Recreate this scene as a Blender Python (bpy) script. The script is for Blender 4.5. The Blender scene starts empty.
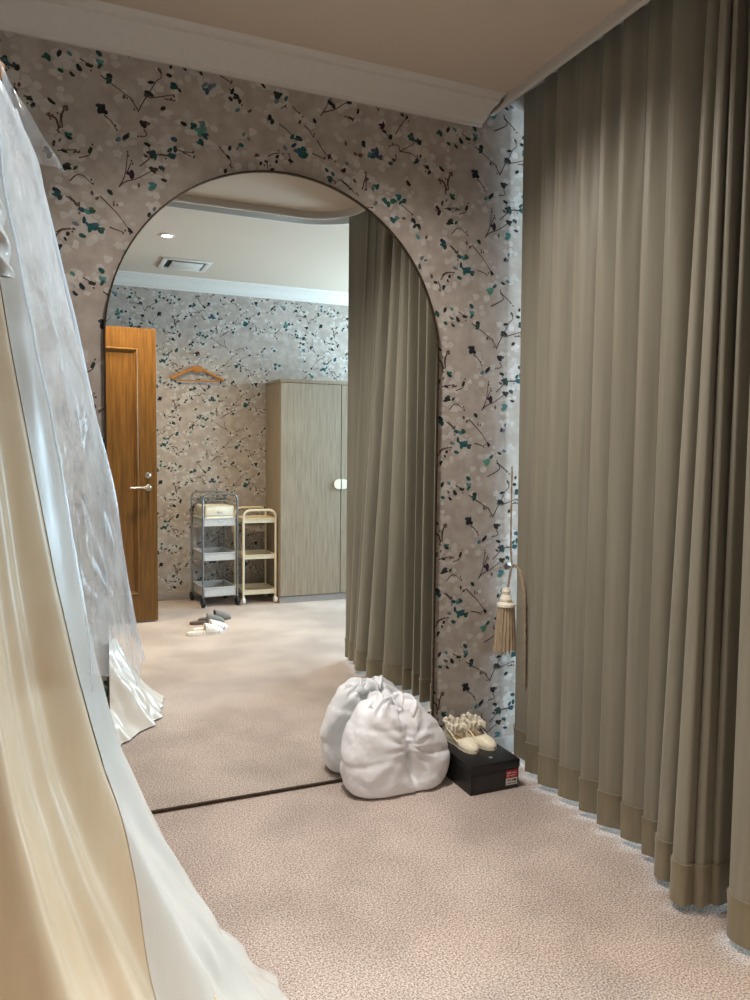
import bpy, bmesh, math, random
from mathutils import Vector, Matrix, noise
random.seed(7)
PI = math.pi
scene = bpy.context.scene
COL = scene.collection

# ------------------------------------------------------------------ helpers
def lin(c):
    c = c / 255.0
    return c / 12.92 if c <= 0.04045 else ((c + 0.055) / 1.055) ** 2.4
def rgb(r, g, b): return (lin(r), lin(g), lin(b), 1.0)

def tag(o, label=None, cat=None, group=None, kind=None):
    if label: o['label'] = label
    if cat: o['category'] = cat
    if group: o['group'] = group
    if kind: o['kind'] = kind
    return o
def empty(name, loc=(0, 0, 0), rz=0, label=None, cat=None, group=None):
    o = bpy.data.objects.new(name, None); COL.objects.link(o)
    o.location = loc; o.rotation_euler = (0, 0, rz); o.empty_display_size = .05
    return tag(o, label, cat, group)
def copy_tree(o, parent=None):
    c = o.copy(); COL.objects.link(c); c.parent = parent
    for ch in list(o.children): copy_tree(ch, c)
    return c

class MB:
    """collects shapes in one bmesh, then links them as ONE mesh object"""
    def __init__(self): self.bm = bmesh.new()
    def box(self, x0, x1, y0, y1, z0, z1, bev=0, seg=2):
        r = bmesh.ops.create_cube(self.bm, size=1)
        vs = r['verts']
        for v in vs:
            v.co = Vector((x0 + (v.co.x + .5) * (x1 - x0), y0 + (v.co.y + .5) * (y1 - y0), z0 + (v.co.z + .5) * (z1 - z0)))
        if bev:
            es = list({e for v in vs for e in v.link_edges})
            bmesh.ops.bevel(self.bm, geom=es, offset=bev, segments=seg, affect='EDGES', profile=.5)
        return self
    def tube(self, pts, r, n=10, caps=True, closed=False):
        pts = [Vector(p) for p in pts]; N = len(pts); rings = []
        rr = r if isinstance(r, (list, tuple)) else [r] * N
        up = None
        for i, p in enumerate(pts):
            a = pts[(i - 1) % N] if (closed or i > 0) else p
            b = pts[(i + 1) % N] if (closed or i < N - 1) else p
            t = (b - a).normalized()
            if up is None:
                up = Vector((0, 0, 1)) if abs(t.z) < .9 else Vector((1, 0, 0))
            s = t.cross(up)
            if s.length < 1e-5: s = t.cross(Vector((0, 1, 0)))
            s.normalize(); up = s.cross(t).normalized()
            rings.append([self.bm.verts.new(p + (s * math.cos(2 * PI * k / n) + up * math.sin(2 * PI * k / n)) * rr[i]) for k in range(n)])
        M = N if closed else N - 1
        for i in range(M):
            A, B = rings[i], rings[(i + 1) % N]
            for k in range(n):
                self.bm.faces.new((A[k], A[(k + 1) % n], B[(k + 1) % n], B[k]))
        if caps and not closed:
            self.bm.faces.new(rings[0][::-1]); self.bm.faces.new(rings[-1])
        return self
    def lathe(self, prof, c=(0, 0, 0), axis='z', n=24):
        rings = []
        for (r, h) in prof:
            ring = []
            for k in range(n):
                a = 2 * PI * k / n
                x, y = r * math.cos(a), r * math.sin(a)
                v = {'z': (x, y, h), 'x': (h, x, y), 'y': (x, h, y)}[axis]
                ring.append(self.bm.verts.new(Vector(v) + Vector(c)))
            rings.append(ring)
        for i in range(len(rings) - 1):
            for k in range(n):
                self.bm.faces.new((rings[i][k], rings[i][(k + 1) % n], rings[i + 1][(k + 1) % n], rings[i + 1][k]))
        for ring in (rings[0], rings[-1]): self.bm.faces.new(ring)
        return self
    def grid(self, P, closed_u=False):
        """P[i][j] -> surface"""
        V = [[self.bm.verts.new(p) for p in row] for row in P]
        R, Cn = len(P), len(P[0])
        for i in range(R - 1 + (1 if closed_u else 0)):
            for j in range(Cn - 1):
                a, b = V[i], V[(i + 1) % R]
                self.bm.faces.new((a[j], a[j + 1], b[j + 1], b[j]))
        return V
    def prism(self, outline, z0, z1, bev=0):
        lo = [self.bm.verts.new((x, y, z0)) for x, y in outline]
        hi = [self.bm.verts.new((x, y, z1)) for x, y in outline]
        n = len(outline)
        fs = [self.bm.faces.new(lo[::-1]), self.bm.faces.new(hi)]
        for i in range(n): fs.append(self.bm.faces.new((lo[i], lo[(i + 1) % n], hi[(i + 1) % n], hi[i])))
        if bev:
            es = [e for e in fs[1].edges] + [e for e in fs[0].edges]
            bmesh.ops.bevel(self.bm, geom=es, offset=bev, segments=2, affect='EDGES', profile=.5)
        return self
    def poly(self, pts, mi=0):
        f = self.bm.faces.new([self.bm.verts.new(p) for p in pts]); f.material_index = mi; return f
    def xf(self, M):
        self.bm.transform(M); return self
    def build(self, name, mats, parent=None, smooth=True, sharp=35, normals=True):
        if normals: bmesh.ops.recalc_face_normals(self.bm, faces=self.bm.faces)
        me = bpy.data.meshes.new(name); self.bm.to_mesh(me); self.bm.free()
        for m in (mats if isinstance(mats, list) else [mats]): me.materials.append(m)
        if smooth:
            me.polygons.foreach_set('use_smooth', [True] * len(me.polygons))
            try: me.set_sharp_from_angle(angle=math.radians(sharp))
            except Exception: pass
        o = bpy.data.objects.new(name, me); COL.objects.link(o); o.parent = parent
        return o

def sstep(a, b, x):
    t = min(1, max(0, (x - a) / (b - a))); return t * t * (3 - 2 * t)
def interp(tab, x):
    if x <= tab[0][0]: return tab[0][1]
    for (a, va), (b, vb) in zip(tab, tab[1:]):
        if x <= b: return va + (vb - va) * (x - a) / (b - a)
    return tab[-1][1]
def catmull(pts, sub):
    out = []
    n = len(pts)
    for i in range(n - 1):
        p0, p1, p2, p3 = pts[max(i - 1, 0)], pts[i], pts[i + 1], pts[min(i + 2, n - 1)]
        for k in range(sub):
            t = k / sub
            out.append(tuple(.5 * (2 * b + (c - a) * t + (2 * a - 5 * b + 4 * c - d) * t * t + (-a + 3 * b - 3 * c + d) * t ** 3)
                             for a, b, c, d in zip(p0, p1, p2, p3)))
    out.append(tuple(pts[-1])); return out

# ------------------------------------------------------------------ materials
def mat(name, col, rough=.6, metal=0, spec=.5, **k):
    m = bpy.data.materials.new(name); m.use_nodes = True
    b = m.node_tree.nodes['Principled BSDF']
    b.inputs['Base Color'].default_value = col; b.inputs['Roughness'].default_value = rough
    b.inputs['Metallic'].default_value = metal; b.inputs['Specular IOR Level'].default_value = spec
    for kk, v in k.items(): b.inputs[kk.replace('_', ' ')].default_value = v
    return m
def nodes(m): return m.node_tree.nodes, m.node_tree.links, m.node_tree.nodes['Principled BSDF']
def noise_mix(m, c1, c2, scale=(5, 5, 5), nscale=4, detail=4, lo=.35, hi=.65, bump=0, bscale=None, bdist=.002, rough=.55):
    """object-space noise between two colours + optional bump"""
    N, L, b = nodes(m)
    tc = N.new('ShaderNodeTexCoord'); mp = N.new('ShaderNodeMapping'); mp.inputs['Scale'].default_value = scale
    L.new(tc.outputs['Object'], mp.inputs['Vector'])
    nz = N.new('ShaderNodeTexNoise'); nz.inputs['Scale'].default_value = nscale; nz.inputs['Detail'].default_value = detail
    nz.inputs['Roughness'].default_value = rough
    L.new(mp.outputs[0], nz.inputs['Vector'])
    cr = N.new('ShaderNodeValToRGB'); cr.color_ramp.elements[0].position = lo; cr.color_ramp.elements[1].position = hi
    cr.color_ramp.elements[0].color = c1; cr.color_ramp.elements[1].color = c2
    L.new(nz.outputs['Fac'], cr.inputs['Fac']); L.new(cr.outputs['Color'], b.inputs['Base Color'])
    if bump:
        n2 = N.new('ShaderNodeTexNoise'); n2.inputs['Scale'].default_value = bscale or nscale; n2.inputs['Detail'].default_value = 3
        L.new(mp.outputs[0], n2.inputs['Vector'])
        bp = N.new('ShaderNodeBump'); bp.inputs['Strength'].default_value = bump; bp.inputs['Distance'].default_value = bdist
        L.new(n2.outputs['Fac'], bp.inputs['Height']); L.new(bp.outputs['Normal'], b.inputs['Normal'])
    return m

M = {}
M['paper'] = noise_mix(mat('wallpaper', rgb(172, 161, 152), .8, spec=.2), rgb(158, 147, 138), rgb(178, 168, 160), nscale=3.2, detail=5, lo=.35, hi=.7)
mk = mat('wallpaper_print', rgb(50, 60, 60), .8, spec=.2)
N_, L_, b_ = nodes(mk)
at = N_.new('ShaderNodeAttribute'); at.attribute_name = 'Col'; L_.new(at.outputs['Color'], b_.inputs['Base Color'])
M['print'] = mk
# carpet
cp = mat('carpet', rgb(190, 170, 155), .95, spec=.1)
N_, L_, b_ = nodes(cp)
tc = N_.new('ShaderNodeTexCoord')
n1 = N_.new('ShaderNodeTexNoise'); n1.inputs['Scale'].default_value = 185; n1.inputs['Detail'].default_value = 2; n1.inputs['Roughness'].default_value = .7
n2 = N_.new('ShaderNodeTexNoise'); n2.inputs['Scale'].default_value = 2.2; n2.inputs['Detail'].default_value = 4
n3 = N_.new('ShaderNodeTexVoronoi'); n3.inputs['Scale'].default_value = 210
for n in (n1, n2, n3): L_.new(tc.outputs['Object'], n.inputs['Vector'])
r1 = N_.new('ShaderNodeValToRGB'); r1.color_ramp.elements[0].position = .36; r1.color_ramp.elements[1].position = .62
r1.color_ramp.elements[0].color = rgb(132, 116, 108); r1.color_ramp.elements[1].color = rgb(220, 206, 197)
L_.new(n1.outputs['Fac'], r1.inputs['Fac'])
r2 = N_.new('ShaderNodeValToRGB'); r2.color_ramp.elements[0].position = .38; r2.color_ramp.elements[1].position = .62
r2.color_ramp.elements[0].color = (.74, .73, .72, 1); r2.color_ramp.elements[1].color = (1.06, 1.05, 1.05, 1)
L_.new(n2.outputs['Fac'], r2.inputs['Fac'])
mx = N_.new('ShaderNodeMixRGB'); mx.blend_type = 'MULTIPLY'; mx.inputs['Fac'].default_value = .8
L_.new(r1.outputs['Color'], mx.inputs[1]); L_.new(r2.outputs['Color'], mx.inputs[2]); L_.new(mx.outputs[0], b_.inputs['Base Color'])
bp = N_.new('ShaderNodeBump'); bp.inputs['Strength'].default_value = .35; bp.inputs['Distance'].default_value = .003
L_.new(n3.outputs['Distance'], bp.inputs['Height']); L_.new(bp.outputs['Normal'], b_.inputs['Normal'])
M['carpet'] = cp
M['ceiling'] = noise_mix(mat('ceiling_paint', rgb(205, 190, 174), .9, spec=.1), rgb(201, 186, 170), rgb(209, 194, 178), nscale=60)
M['white_trim'] = noise_mix(mat('white_trim_paint', rgb(212, 206, 200), .55, spec=.3), rgb(211, 205, 198), rgb(214, 208, 202), nscale=9)
M['recess'] = noise_mix(mat('grey_recess', rgb(150, 150, 146), .8), rgb(146, 146, 142), rgb(156, 156, 152), nscale=20)
M['skirting'] = noise_mix(mat('grey_baseboard', rgb(156, 150, 146), .6), rgb(150, 144, 140), rgb(162, 156, 152), nscale=12)
# curtain: fine weave
def fabric(name, c1, c2, rough=.75, sheen=.25, sc=(1, 1, 1), weave=900):
    m = mat(name, c1, rough, spec=.25)
    N, L, b = nodes(m)
    b.inputs['Sheen Weight'].default_value = sheen; b.inputs['Sheen Roughness'].default_value = .4
    noise_mix(m, c1, c2, scale=sc, nscale=6, detail=5, lo=.3, hi=.7)
    tc = N.new('ShaderNodeTexCoord'); w = N.new('ShaderNodeTexNoise'); w.inputs['Scale'].default_value = weave; w.inputs['Detail'].default_value = 1
    L.new(tc.outputs['Object'], w.inputs['Vector'])
    bp = N.new('ShaderNodeBump'); bp.inputs['Strength'].default_value = .25; bp.inputs['Distance'].default_value = .001
    L.new(w.outputs['Fac'], bp.inputs['Height']); L.new(bp.outputs['Normal'], b.inputs['Normal'])
    return m
M['curtain'] = fabric('curtain_satin', rgb(129, 123, 109), rgb(143, 137, 122), rough=.40, sc=(1, 8, .25))
M['hem'] = fabric('curtain_hem_satin', rgb(128, 119, 99), rgb(140, 130, 109), rough=.45, sc=(1, 8, 1))
M['mirror'] = mat('mirror_silver', (.93, .95, .94, 1), .0, 1)
N_, L_, b_ = nodes(M['mirror'])
_n = N_.new('ShaderNodeTexNoise'); _n.inputs['Scale'].default_value = 1.5
_r = N_.new('ShaderNodeValToRGB'); _r.color_ramp.elements[0].color = (.925, .95, .935, 1); _r.color_ramp.elements[1].color = (.94, .955, .945, 1)
L_.new(_n.outputs['Fac'], _r.inputs['Fac']); L_.new(_r.outputs['Color'], b_.inputs['Base Color'])
M['bronze'] = noise_mix(mat('dark_bronze', rgb(70, 56, 44), .4, .7), rgb(62, 49, 38), rgb(80, 64, 50), nscale=15)
# wood
def wood(name, c1, c2, sc=(14, 14, .9), rough=.4, ns=3.5, spec=.4):
    m = mat(name, c1, rough, spec=spec)
    noise_mix(m, c1, c2, scale=sc, nscale=ns, detail=6, lo=.3, hi=.72, rough=.6)
    return m
M['door_wood'] = wood('door_wood', rgb(84, 56, 24), rgb(124, 86, 38), sc=(16, 16, 1.0), rough=.35)
M['wardrobe_wood'] = wood('wardrobe_greyed_oak', rgb(134, 119, 101), rgb(164, 150, 131), sc=(16, 16, 1.0), rough=.6)
M['hanger_wood'] = wood('hanger_wood', rgb(150, 92, 34), rgb(190, 128, 58), sc=(4, 30, 30), rough=.4)
def plain(name, c, rough=.5, metal=0, v=6, ns=14, **k):
    r, g, b = c
    return noise_mix(mat(name, rgb(*c), rough, metal, **k), rgb(r - v, g - v, b - v), rgb(min(255, r + v), min(255, g + v), min(255, b + v)), nscale=ns)
M['chrome'] = plain('chrome', (205, 204, 200), .22, 1)
M['steel_tube'] = plain('steel_tube', (150, 150, 150), .3, .9)
M['tray_grey'] = plain('pale_grey_plastic', (200, 199, 198), .5)
M['ivory'] = plain('ivory_enamel', (226, 214, 188), .4)
M['cream_plastic'] = plain('cream_plastic', (236, 230, 212), .45)
M['black_rubber'] = plain('black_rubber', (28, 28, 30), .5)
M['white_wheel'] = plain('white_wheel', (226, 224, 218), .5)
M['black_card'] = plain('black_card', (22, 21, 23), .38, v=3)
M['black_gloss'] = plain('black_card_window', (38, 37, 38), .2, v=3)
M['red_label'] = plain('red_label', (176, 30, 52), .5)
M['label_white'] = plain('label_white', (214, 208, 200), .5)
M['silver_foil'] = plain('silver_foil', (190, 190, 192), .3, .8)
M['puff'] = fabric('white_padded_nylon', rgb(238, 238, 243), rgb(245, 245, 249), rough=.4, sheen=.3, weave=400)
M['shoe'] = fabric('cream_satin', rgb(236, 226, 198), rgb(244, 236, 214), rough=.28, sheen=.3, weave=500)
M['insole'] = plain('tan_insole', (150, 116, 74), .6)
M['ruffle'] = fabric('cream_lace', rgb(236, 226, 206), rgb(246, 240, 224), rough=.5, sheen=.4, weave=300)
M['slip_grey'] = fabric('grey_felt', rgb(112, 110, 108), rgb(130, 128, 126), rough=.9, weave=300)
M['slip_grey_in'] = fabric('dark_grey_felt', rgb(86, 82, 80), rgb(98, 95, 92), rough=.9, weave=300)
M['slip_sole'] = plain('brown_sole', (112, 72, 50), .6)
M['slip_white'] = noise_mix(mat('white_pile', rgb(232, 228, 220), .9), rgb(150, 140, 128), rgb(240, 236, 230), nscale=22, detail=2, lo=.3, hi=.45, bump=.6, bscale=120)
M['tassel'] = noise_mix(mat('tassel_thread', rgb(176, 155, 130), .7), rgb(150, 130, 106), rgb(192, 172, 146), scale=(60, 60, 2), nscale=5)
M['rope'] = noise_mix(mat('rope_braid', rgb(172, 152, 128), .7), rgb(120, 102, 82), rgb(190, 170, 144), nscale=90, detail=1)
M['dark_slot'] = plain('dark_slot', (40, 40, 42), .7)
M['glow'] = mat('lamp_diffuser', (1, .93, .82, 1), .4)
b_ = M['glow'].node_tree.nodes['Principled BSDF']; b_.inputs['Emission Color'].default_value = (1, .93, .8, 1); b_.inputs['Emission Strength'].default_value = 14
M['glass'] = mat('window_glass', (.9, .95, 1, 1), .02, spec=.5); M['glass'].node_tree.nodes['Principled BSDF'].inputs['Transmission Weight'].default_value = 1
# satin dress
def satin(name, c1, c2, rough=.33):
    m = mat(name, c1, rough, spec=.5)
    noise_mix(m, c1, c2, scale=(4, 4, .6), nscale=2.5, detail=3, lo=.3, hi=.7, bump=.15, bscale=5, bdist=.01)
    b = m.node_tree.nodes['Principled BSDF']
    b.inputs['Sheen Weight'].default_value = .25; b.inputs['Subsurface Weight'].default_value = 0
    return m
M['satin_champ'] = satin('champagne_satin', rgb(208, 184, 154), rgb(224, 206, 180), .32)
M['satin_ivory'] = satin('ivory_satin', rgb(210, 205, 198), rgb(222, 218, 212), .24)
# clear plastic cover
def film(name, white=.18, tint=(.96, .97, .99, 1), rough=.1):
    m = bpy.data.materials.new(name); m.use_nodes = True
    N, L = m.node_tree.nodes, m.node_tree.links; N.clear()
    out = N.new('ShaderNodeOutputMaterial'); tr = N.new('ShaderNodeBsdfTransparent'); gl = N.new('ShaderNodeBsdfGlossy'); df = N.new('ShaderNodeBsdfDiffuse')
    tl = N.new('ShaderNodeBsdfTranslucent')
    tr.inputs['Color'].default_value = (.97, .98, .99, 1); gl.inputs['Roughness'].default_value = rough; df.inputs['Color'].default_value = tint; tl.inputs['Color'].default_value = tint
    lw = N.new('ShaderNodeLayerWeight'); lw.inputs['Blend'].default_value = .35
    tc = N.new('ShaderNodeTexCoord'); mp = N.new('ShaderNodeMapping'); mp.inputs['Scale'].default_value = (5, 5, 1.6)
    nz = N.new('ShaderNodeTexNoise'); nz.inputs['Scale'].default_value = 3; nz.inputs['Detail'].default_value = 4; nz.inputs['Distortion'].default_value = 1.2
    L.new(tc.outputs['Object'], mp.inputs['Vector']); L.new(mp.outputs[0], nz.inputs['Vector'])
    bp = N.new('ShaderNodeBump'); bp.inputs['Strength'].default_value = .32; bp.inputs['Distance'].default_value = .02
    L.new(nz.outputs['Fac'], bp.inputs['Height']); L.new(bp.outputs['Normal'], gl.inputs['Normal']); L.new(bp.outputs['Normal'], lw.inputs['Normal'])
    m0 = N.new('ShaderNodeMixShader'); m0.inputs['Fac'].default_value = .5; L.new(df.outputs[0], m0.inputs[1]); L.new(tl.outputs[0], m0.inputs[2])
    m1 = N.new('ShaderNodeMixShader'); L.new(tr.outputs[0], m1.inputs[1]); L.new(m0.outputs[0], m1.inputs[2])
    cr = N.new('ShaderNodeMapRange'); cr.inputs['From Min'].default_value = .35; cr.inputs['From Max'].default_value = .7
    cr.inputs['To Min'].default_value = white * .5; cr.inputs['To Max'].default_value = white * 1.6
    sx = N.new('ShaderNodeSeparateXYZ'); L.new(tc.outputs['Object'], sx.inputs[0])
    mz = N.new('ShaderNodeMapRange'); mz.inputs['From Min'].default_value = .30; mz.inputs['From Max'].default_value = .62; mz.inputs['To Min'].default_value = 1; mz.inputs['To Max'].default_value = 2.6
    L.new(sx.outputs['Z'], mz.inputs['Value']); mm = N.new('ShaderNodeMath'); mm.operation = 'MULTIPLY'; mm.use_clamp = True
    L.new(nz.outputs['Fac'], cr.inputs['Value']); L.new(cr.outputs[0], mm.inputs[0]); L.new(mz.outputs[0], mm.inputs[1]); L.new(mm.outputs[0], m1.inputs['Fac'])
    m2 = N.new('ShaderNodeMixShader'); L.new(m1.outputs[0], m2.inputs[1]); L.new(gl.outputs[0], m2.inputs[2])
    ml = N.new('ShaderNodeMath'); ml.operation = 'MULTIPLY'; ml.inputs[1].default_value = .45
    L.new(lw.outputs['Fresnel'], ml.inputs[0]); L.new(ml.outputs[0], m2.inputs['Fac'])
    L.new(m2.outputs[0], out.inputs['Surface'])
    return m
M['film'] = film('clear_plastic_film', .27, rough=.2)
M['film_flap'] = film('clear_flap_film', .10, rough=.12)
M['film_highlight'] = film('plastic_edge_highlight', .45, (.90, .95, 1, 1), .15)  # whiter, bluish film: the highlight on the cover's edge put into the colour

# ------------------------------------------------------------------ camera (solved from the photograph)
f_px, pitch, roll, yaw = 768.67, .0647, .0107, .4055
CAMY, CAMH = -2.8714, 1.35
fw = Vector((math.sin(yaw) * math.cos(pitch), math.cos(yaw) * math.cos(pitch), -math.sin(pitch)))
r_ = Vector((math.cos(yaw), -math.sin(yaw), 0)); u_ = r_.cross(fw)
R2 = r_ * math.cos(roll) + u_ * math.sin(roll); U2 = -r_ * math.sin(roll) + u_ * math.cos(roll)
cd = bpy.data.cameras.new('camera'); cam = bpy.data.objects.new('camera', cd); COL.objects.link(cam)
mw = Matrix((R2, U2, -fw)).transposed().to_4x4(); mw.translation = Vector((0, CAMY, CAMH)); cam.matrix_world = mw
cd.sensor_fit = 'AUTO'; cd.sensor_width = 36; cd.lens = f_px * 36 / 1000; cd.clip_start = .03
scene.camera = cam
CP = Vector((0, CAMY, CAMH))
def px_on_wall(px, py):     # a traced print detail of the mirror wall, as wall metres (x, z)
    d = fw + R2 * ((px - 375) / f_px) - U2 * ((py - 500) / f_px)
    t = -CAMY / d.y; p = CP + d * t
    return p.x, p.z

# ------------------------------------------------------------------ wallpaper print (traced once, repeated as a tile)
TW, TH, TU0, TZ0 = 1.476, .7285, .10, 1.975
COLS = {'k': (42, 42, 42), 'd': (42, 70, 68), 't': (72, 122, 116), 'T': (38, 82, 82), 'B': (46, 78, 88), 'b': (92, 74, 66), 'g': (98, 112, 116)}
A_ = (0, 50, 5.77); B_ = (40, 130, 5.77); C_ = (130, 60, 5.77); D_ = (240, 70, 5.77); E_ = (340, 90, 5.77); F_ = (370, 190, 6.667); G_ = (425, 160, 5.26)
LV = [
 (A_, 'k 30 60 1.5,d 90 95 1.3,d 275 40 1.4,k 340 20 1.2,d 350 118 1,k 455 102 1.2,k 415 140 1.1,k 515 90 1.1,t 575 75 1.3,d 570 20 1.1,d 575 95 1,t 400 20 .9,k 630 150 1.1,d 630 180 1.3,k 585 340 1.7,k 600 355 1.2,k 290 290 1,k 170 280 1,d 390 495 1.3,k 380 670 1.1,d 435 680 .9,k 520 580 1.2,b 345 520 .7,b 365 580 .8,d 720 505 1.1,b 110 200 .8,k 310 535 .8,b 715 270 .8,d 735 490 .9'),
 (B_, 'd 100 365 1.4,k 90 345 1.1,d 105 380 1,k 405 360 1.1,b 300 365 .8,b 330 395 .8,d 240 460 1.2,d 300 470 1.3,t 270 470 1.1,d 255 520 1.2,B 305 560 1.7,B 290 570 1.2,d 350 580 1.3,g 205 540 1,d 245 610 1.1,k 520 580 1.1,k 650 230 1.4,d 700 220 1.1,k 530 258 1.5,d 650 140 1.5,d 665 155 1.1,k 620 85 1.1,t 650 330 1.6,k 715 290 1.1,b 570 320 .8,k 495 40 1.2,t 450 55 1,k 630 490 .8,k 160 600 .8,k 145 628 .7,k 115 670 .9,b 215 430 .9,T 275 545 1,b 610 150 .8'),
 (C_, 'k 120 130 1.1,k 110 195 1.6,d 255 150 1.4,k 285 175 .8,k 225 90 1,b 170 60 .8,k 315 50 .8,k 235 40 .8,k 410 78 .8,B 445 180 1.3,g 430 145 1.3,g 480 150 1.2,g 460 160 1.2,k 190 280 1,k 75 370 1.4,b 105 370 .8,k 590 180 1.1,k 615 210 1.3,k 635 240 .9,k 580 225 .9,t 620 290 1,b 690 295 .9,k 310 370 1.1,d 365 385 1.3,t 420 375 1.3,t 405 415 1.7,d 430 440 1.3,d 410 475 1.3,B 255 460 1.2,B 240 555 1.3,d 260 515 1.2,d 230 520 1,k 575 510 1,B 640 490 1,k 565 560 .9,k 550 640 .9,g 655 430 .8,k 735 550 .8,g 685 455 .8,t 430 400 1.2'),
 (D_, 'k 135 92 1.1,k 215 150 1.5,k 230 145 1.2,B 265 165 1,g 210 180 1.2,k 170 275 1.1,k 185 300 1.1,k 345 300 .8,k 430 295 1,k 520 190 1.2,k 540 210 1.1,d 300 385 1.1,d 340 395 1.3,d 310 435 1.2,T 345 475 1.8,T 375 495 1.3,T 365 455 1.1,g 260 450 1,k 290 525 .9,k 515 500 1,b 95 495 .8,k 215 500 .9,k 210 530 .8,k 120 540 .8,k 185 575 .9,k 150 530 .8,k 630 190 1.1,k 680 240 1.1,k 640 280 1.1,k 715 430 1.2,t 745 490 1.2,k 600 580 1,B 535 600 1,B 500 580 .9,d 520 630 1.3,b 665 485 .8,b 610 425 .8,b 660 640 .8,b 730 630 .9,b 695 490 .8'),
 (E_, 'k 245 210 1.3,k 255 240 1,k 290 272 1.1,k 360 145 .9,k 385 160 .8,B 410 280 1.3,B 425 290 1.1,k 460 305 1,k 135 310 1.1,B 210 360 1.7,B 190 385 1.4,B 225 390 1.3,d 440 415 1.3,k 500 445 1,k 515 475 .9,d 290 425 1.1,k 310 405 .9,k 590 460 1,b 575 520 .8,k 650 625 1.1,b 640 480 .8,k 395 540 1.2,B 215 560 1.3,t 190 570 1,T 260 640 1.3,d 280 660 1.2,T 310 640 1.4,T 340 620 1.3,d 350 650 1.2,d 370 640 1.1,g 205 655 1.1,k 15 465 .9,b 85 525 .8,b 115 380 .9,b 90 370 .7,g 40 425 .9,b 150 520 .8'),
 (F_, 'B 150 200 1.4,g 180 185 1.1,k 290 205 1.1,k 300 240 1.1,k 325 240 1.1,t 320 315 1,b 375 315 .8,b 225 190 .8,d 330 510 1.1,g 345 455 1,g 370 470 .9,k 450 120 1.1,k 460 155 1.1,k 530 130 .9,b 480 90 .8,b 575 130 .8,k 535 215 1.4,k 520 225 1,d 490 360 1.3,d 500 380 1,b 410 575 .8,k 490 650 .9,k 435 615 .9'),
 (G_, 'B 365 665 1.1,k 410 650 1,t 345 690 1.5,g 435 640 1,g 430 530 .9,g 440 500 .8'),
]
BR = [
 (A_, '580 145 630 185 690 230 750 275,265 370 325 395 340 455,350 365 348 410 342 450,370 320 362 350 350 380,330 580 440 575,455 620 490 615 520 600 522 560,600 375 640 410 670 455,460 50 495 72 530 105,140 262 165 275 185 305'),
 (B_, '170 295 210 260 250 265 300 310,345 380 400 435 460 500 520 585,400 560 480 590,150 380 215 430 240 460,95 590 130 570 185 572,455 330 490 260 505 135,455 330 490 300 560 280 640 240 700 215,500 250 525 190,575 210 640 150 615 80,690 140 750 150,425 410 425 440'),
 (C_, '0 215 45 290,45 300 80 235 110 190 150 125 180 100 170 60,110 220 180 212 255 200,200 225 250 235,80 400 95 435 60 445,260 515 310 530 365 535,300 530 355 560,515 500 545 540 580 580 580 620,520 90 590 135,615 520 640 480,150 545 220 555,570 165 600 200 635 245'),
 (D_, '235 225 270 200,300 210 345 255,370 320 400 350 420 385,445 405 490 480 535 520,415 480 490 515,225 310 275 350 310 390,160 500 190 485 230 480,465 265 495 220 510 175,480 245 555 225 600 195 640 190,600 265 650 285,580 635 640 690,280 480 295 525,155 520 160 570,705 690 730 590,510 620 560 650'),
 (E_, '250 180 255 240 290 275,320 255 350 205 385 160,345 355 410 320,345 355 335 320 290 320,345 355 400 365 440 390,320 370 320 405 285 425,480 435 510 450 520 485,0 515 50 555 90 605,610 590 600 540 575 525,625 580 625 520 645 480,150 480 150 580'),
 (F_, '210 100 290 170,270 200 310 235 330 270,430 130 470 150,470 600 500 560 550 550,455 610 470 660,540 370 580 415'),
 (G_, '395 695 455 755,345 770 410 735 398 700'),
]
tile_lv, tile_br = [], []
for (x0, y0, s), txt in LV:
    for it in txt.split(','):
        c, x, y, k = it.split(); x, z = px_on_wall(x0 + float(x) / s, y0 + float(y) / s)
        tile_lv.append((c, x, z, float(k)))
for (x0, y0, s), txt in BR:
    for it in txt.split(','):
        v = [float(q) for q in it.split()]
        tile_br.append([px_on_wall(x0 + v[i] / s, y0 + v[i + 1] / s) for i in range(0, len(v), 2)])
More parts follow.
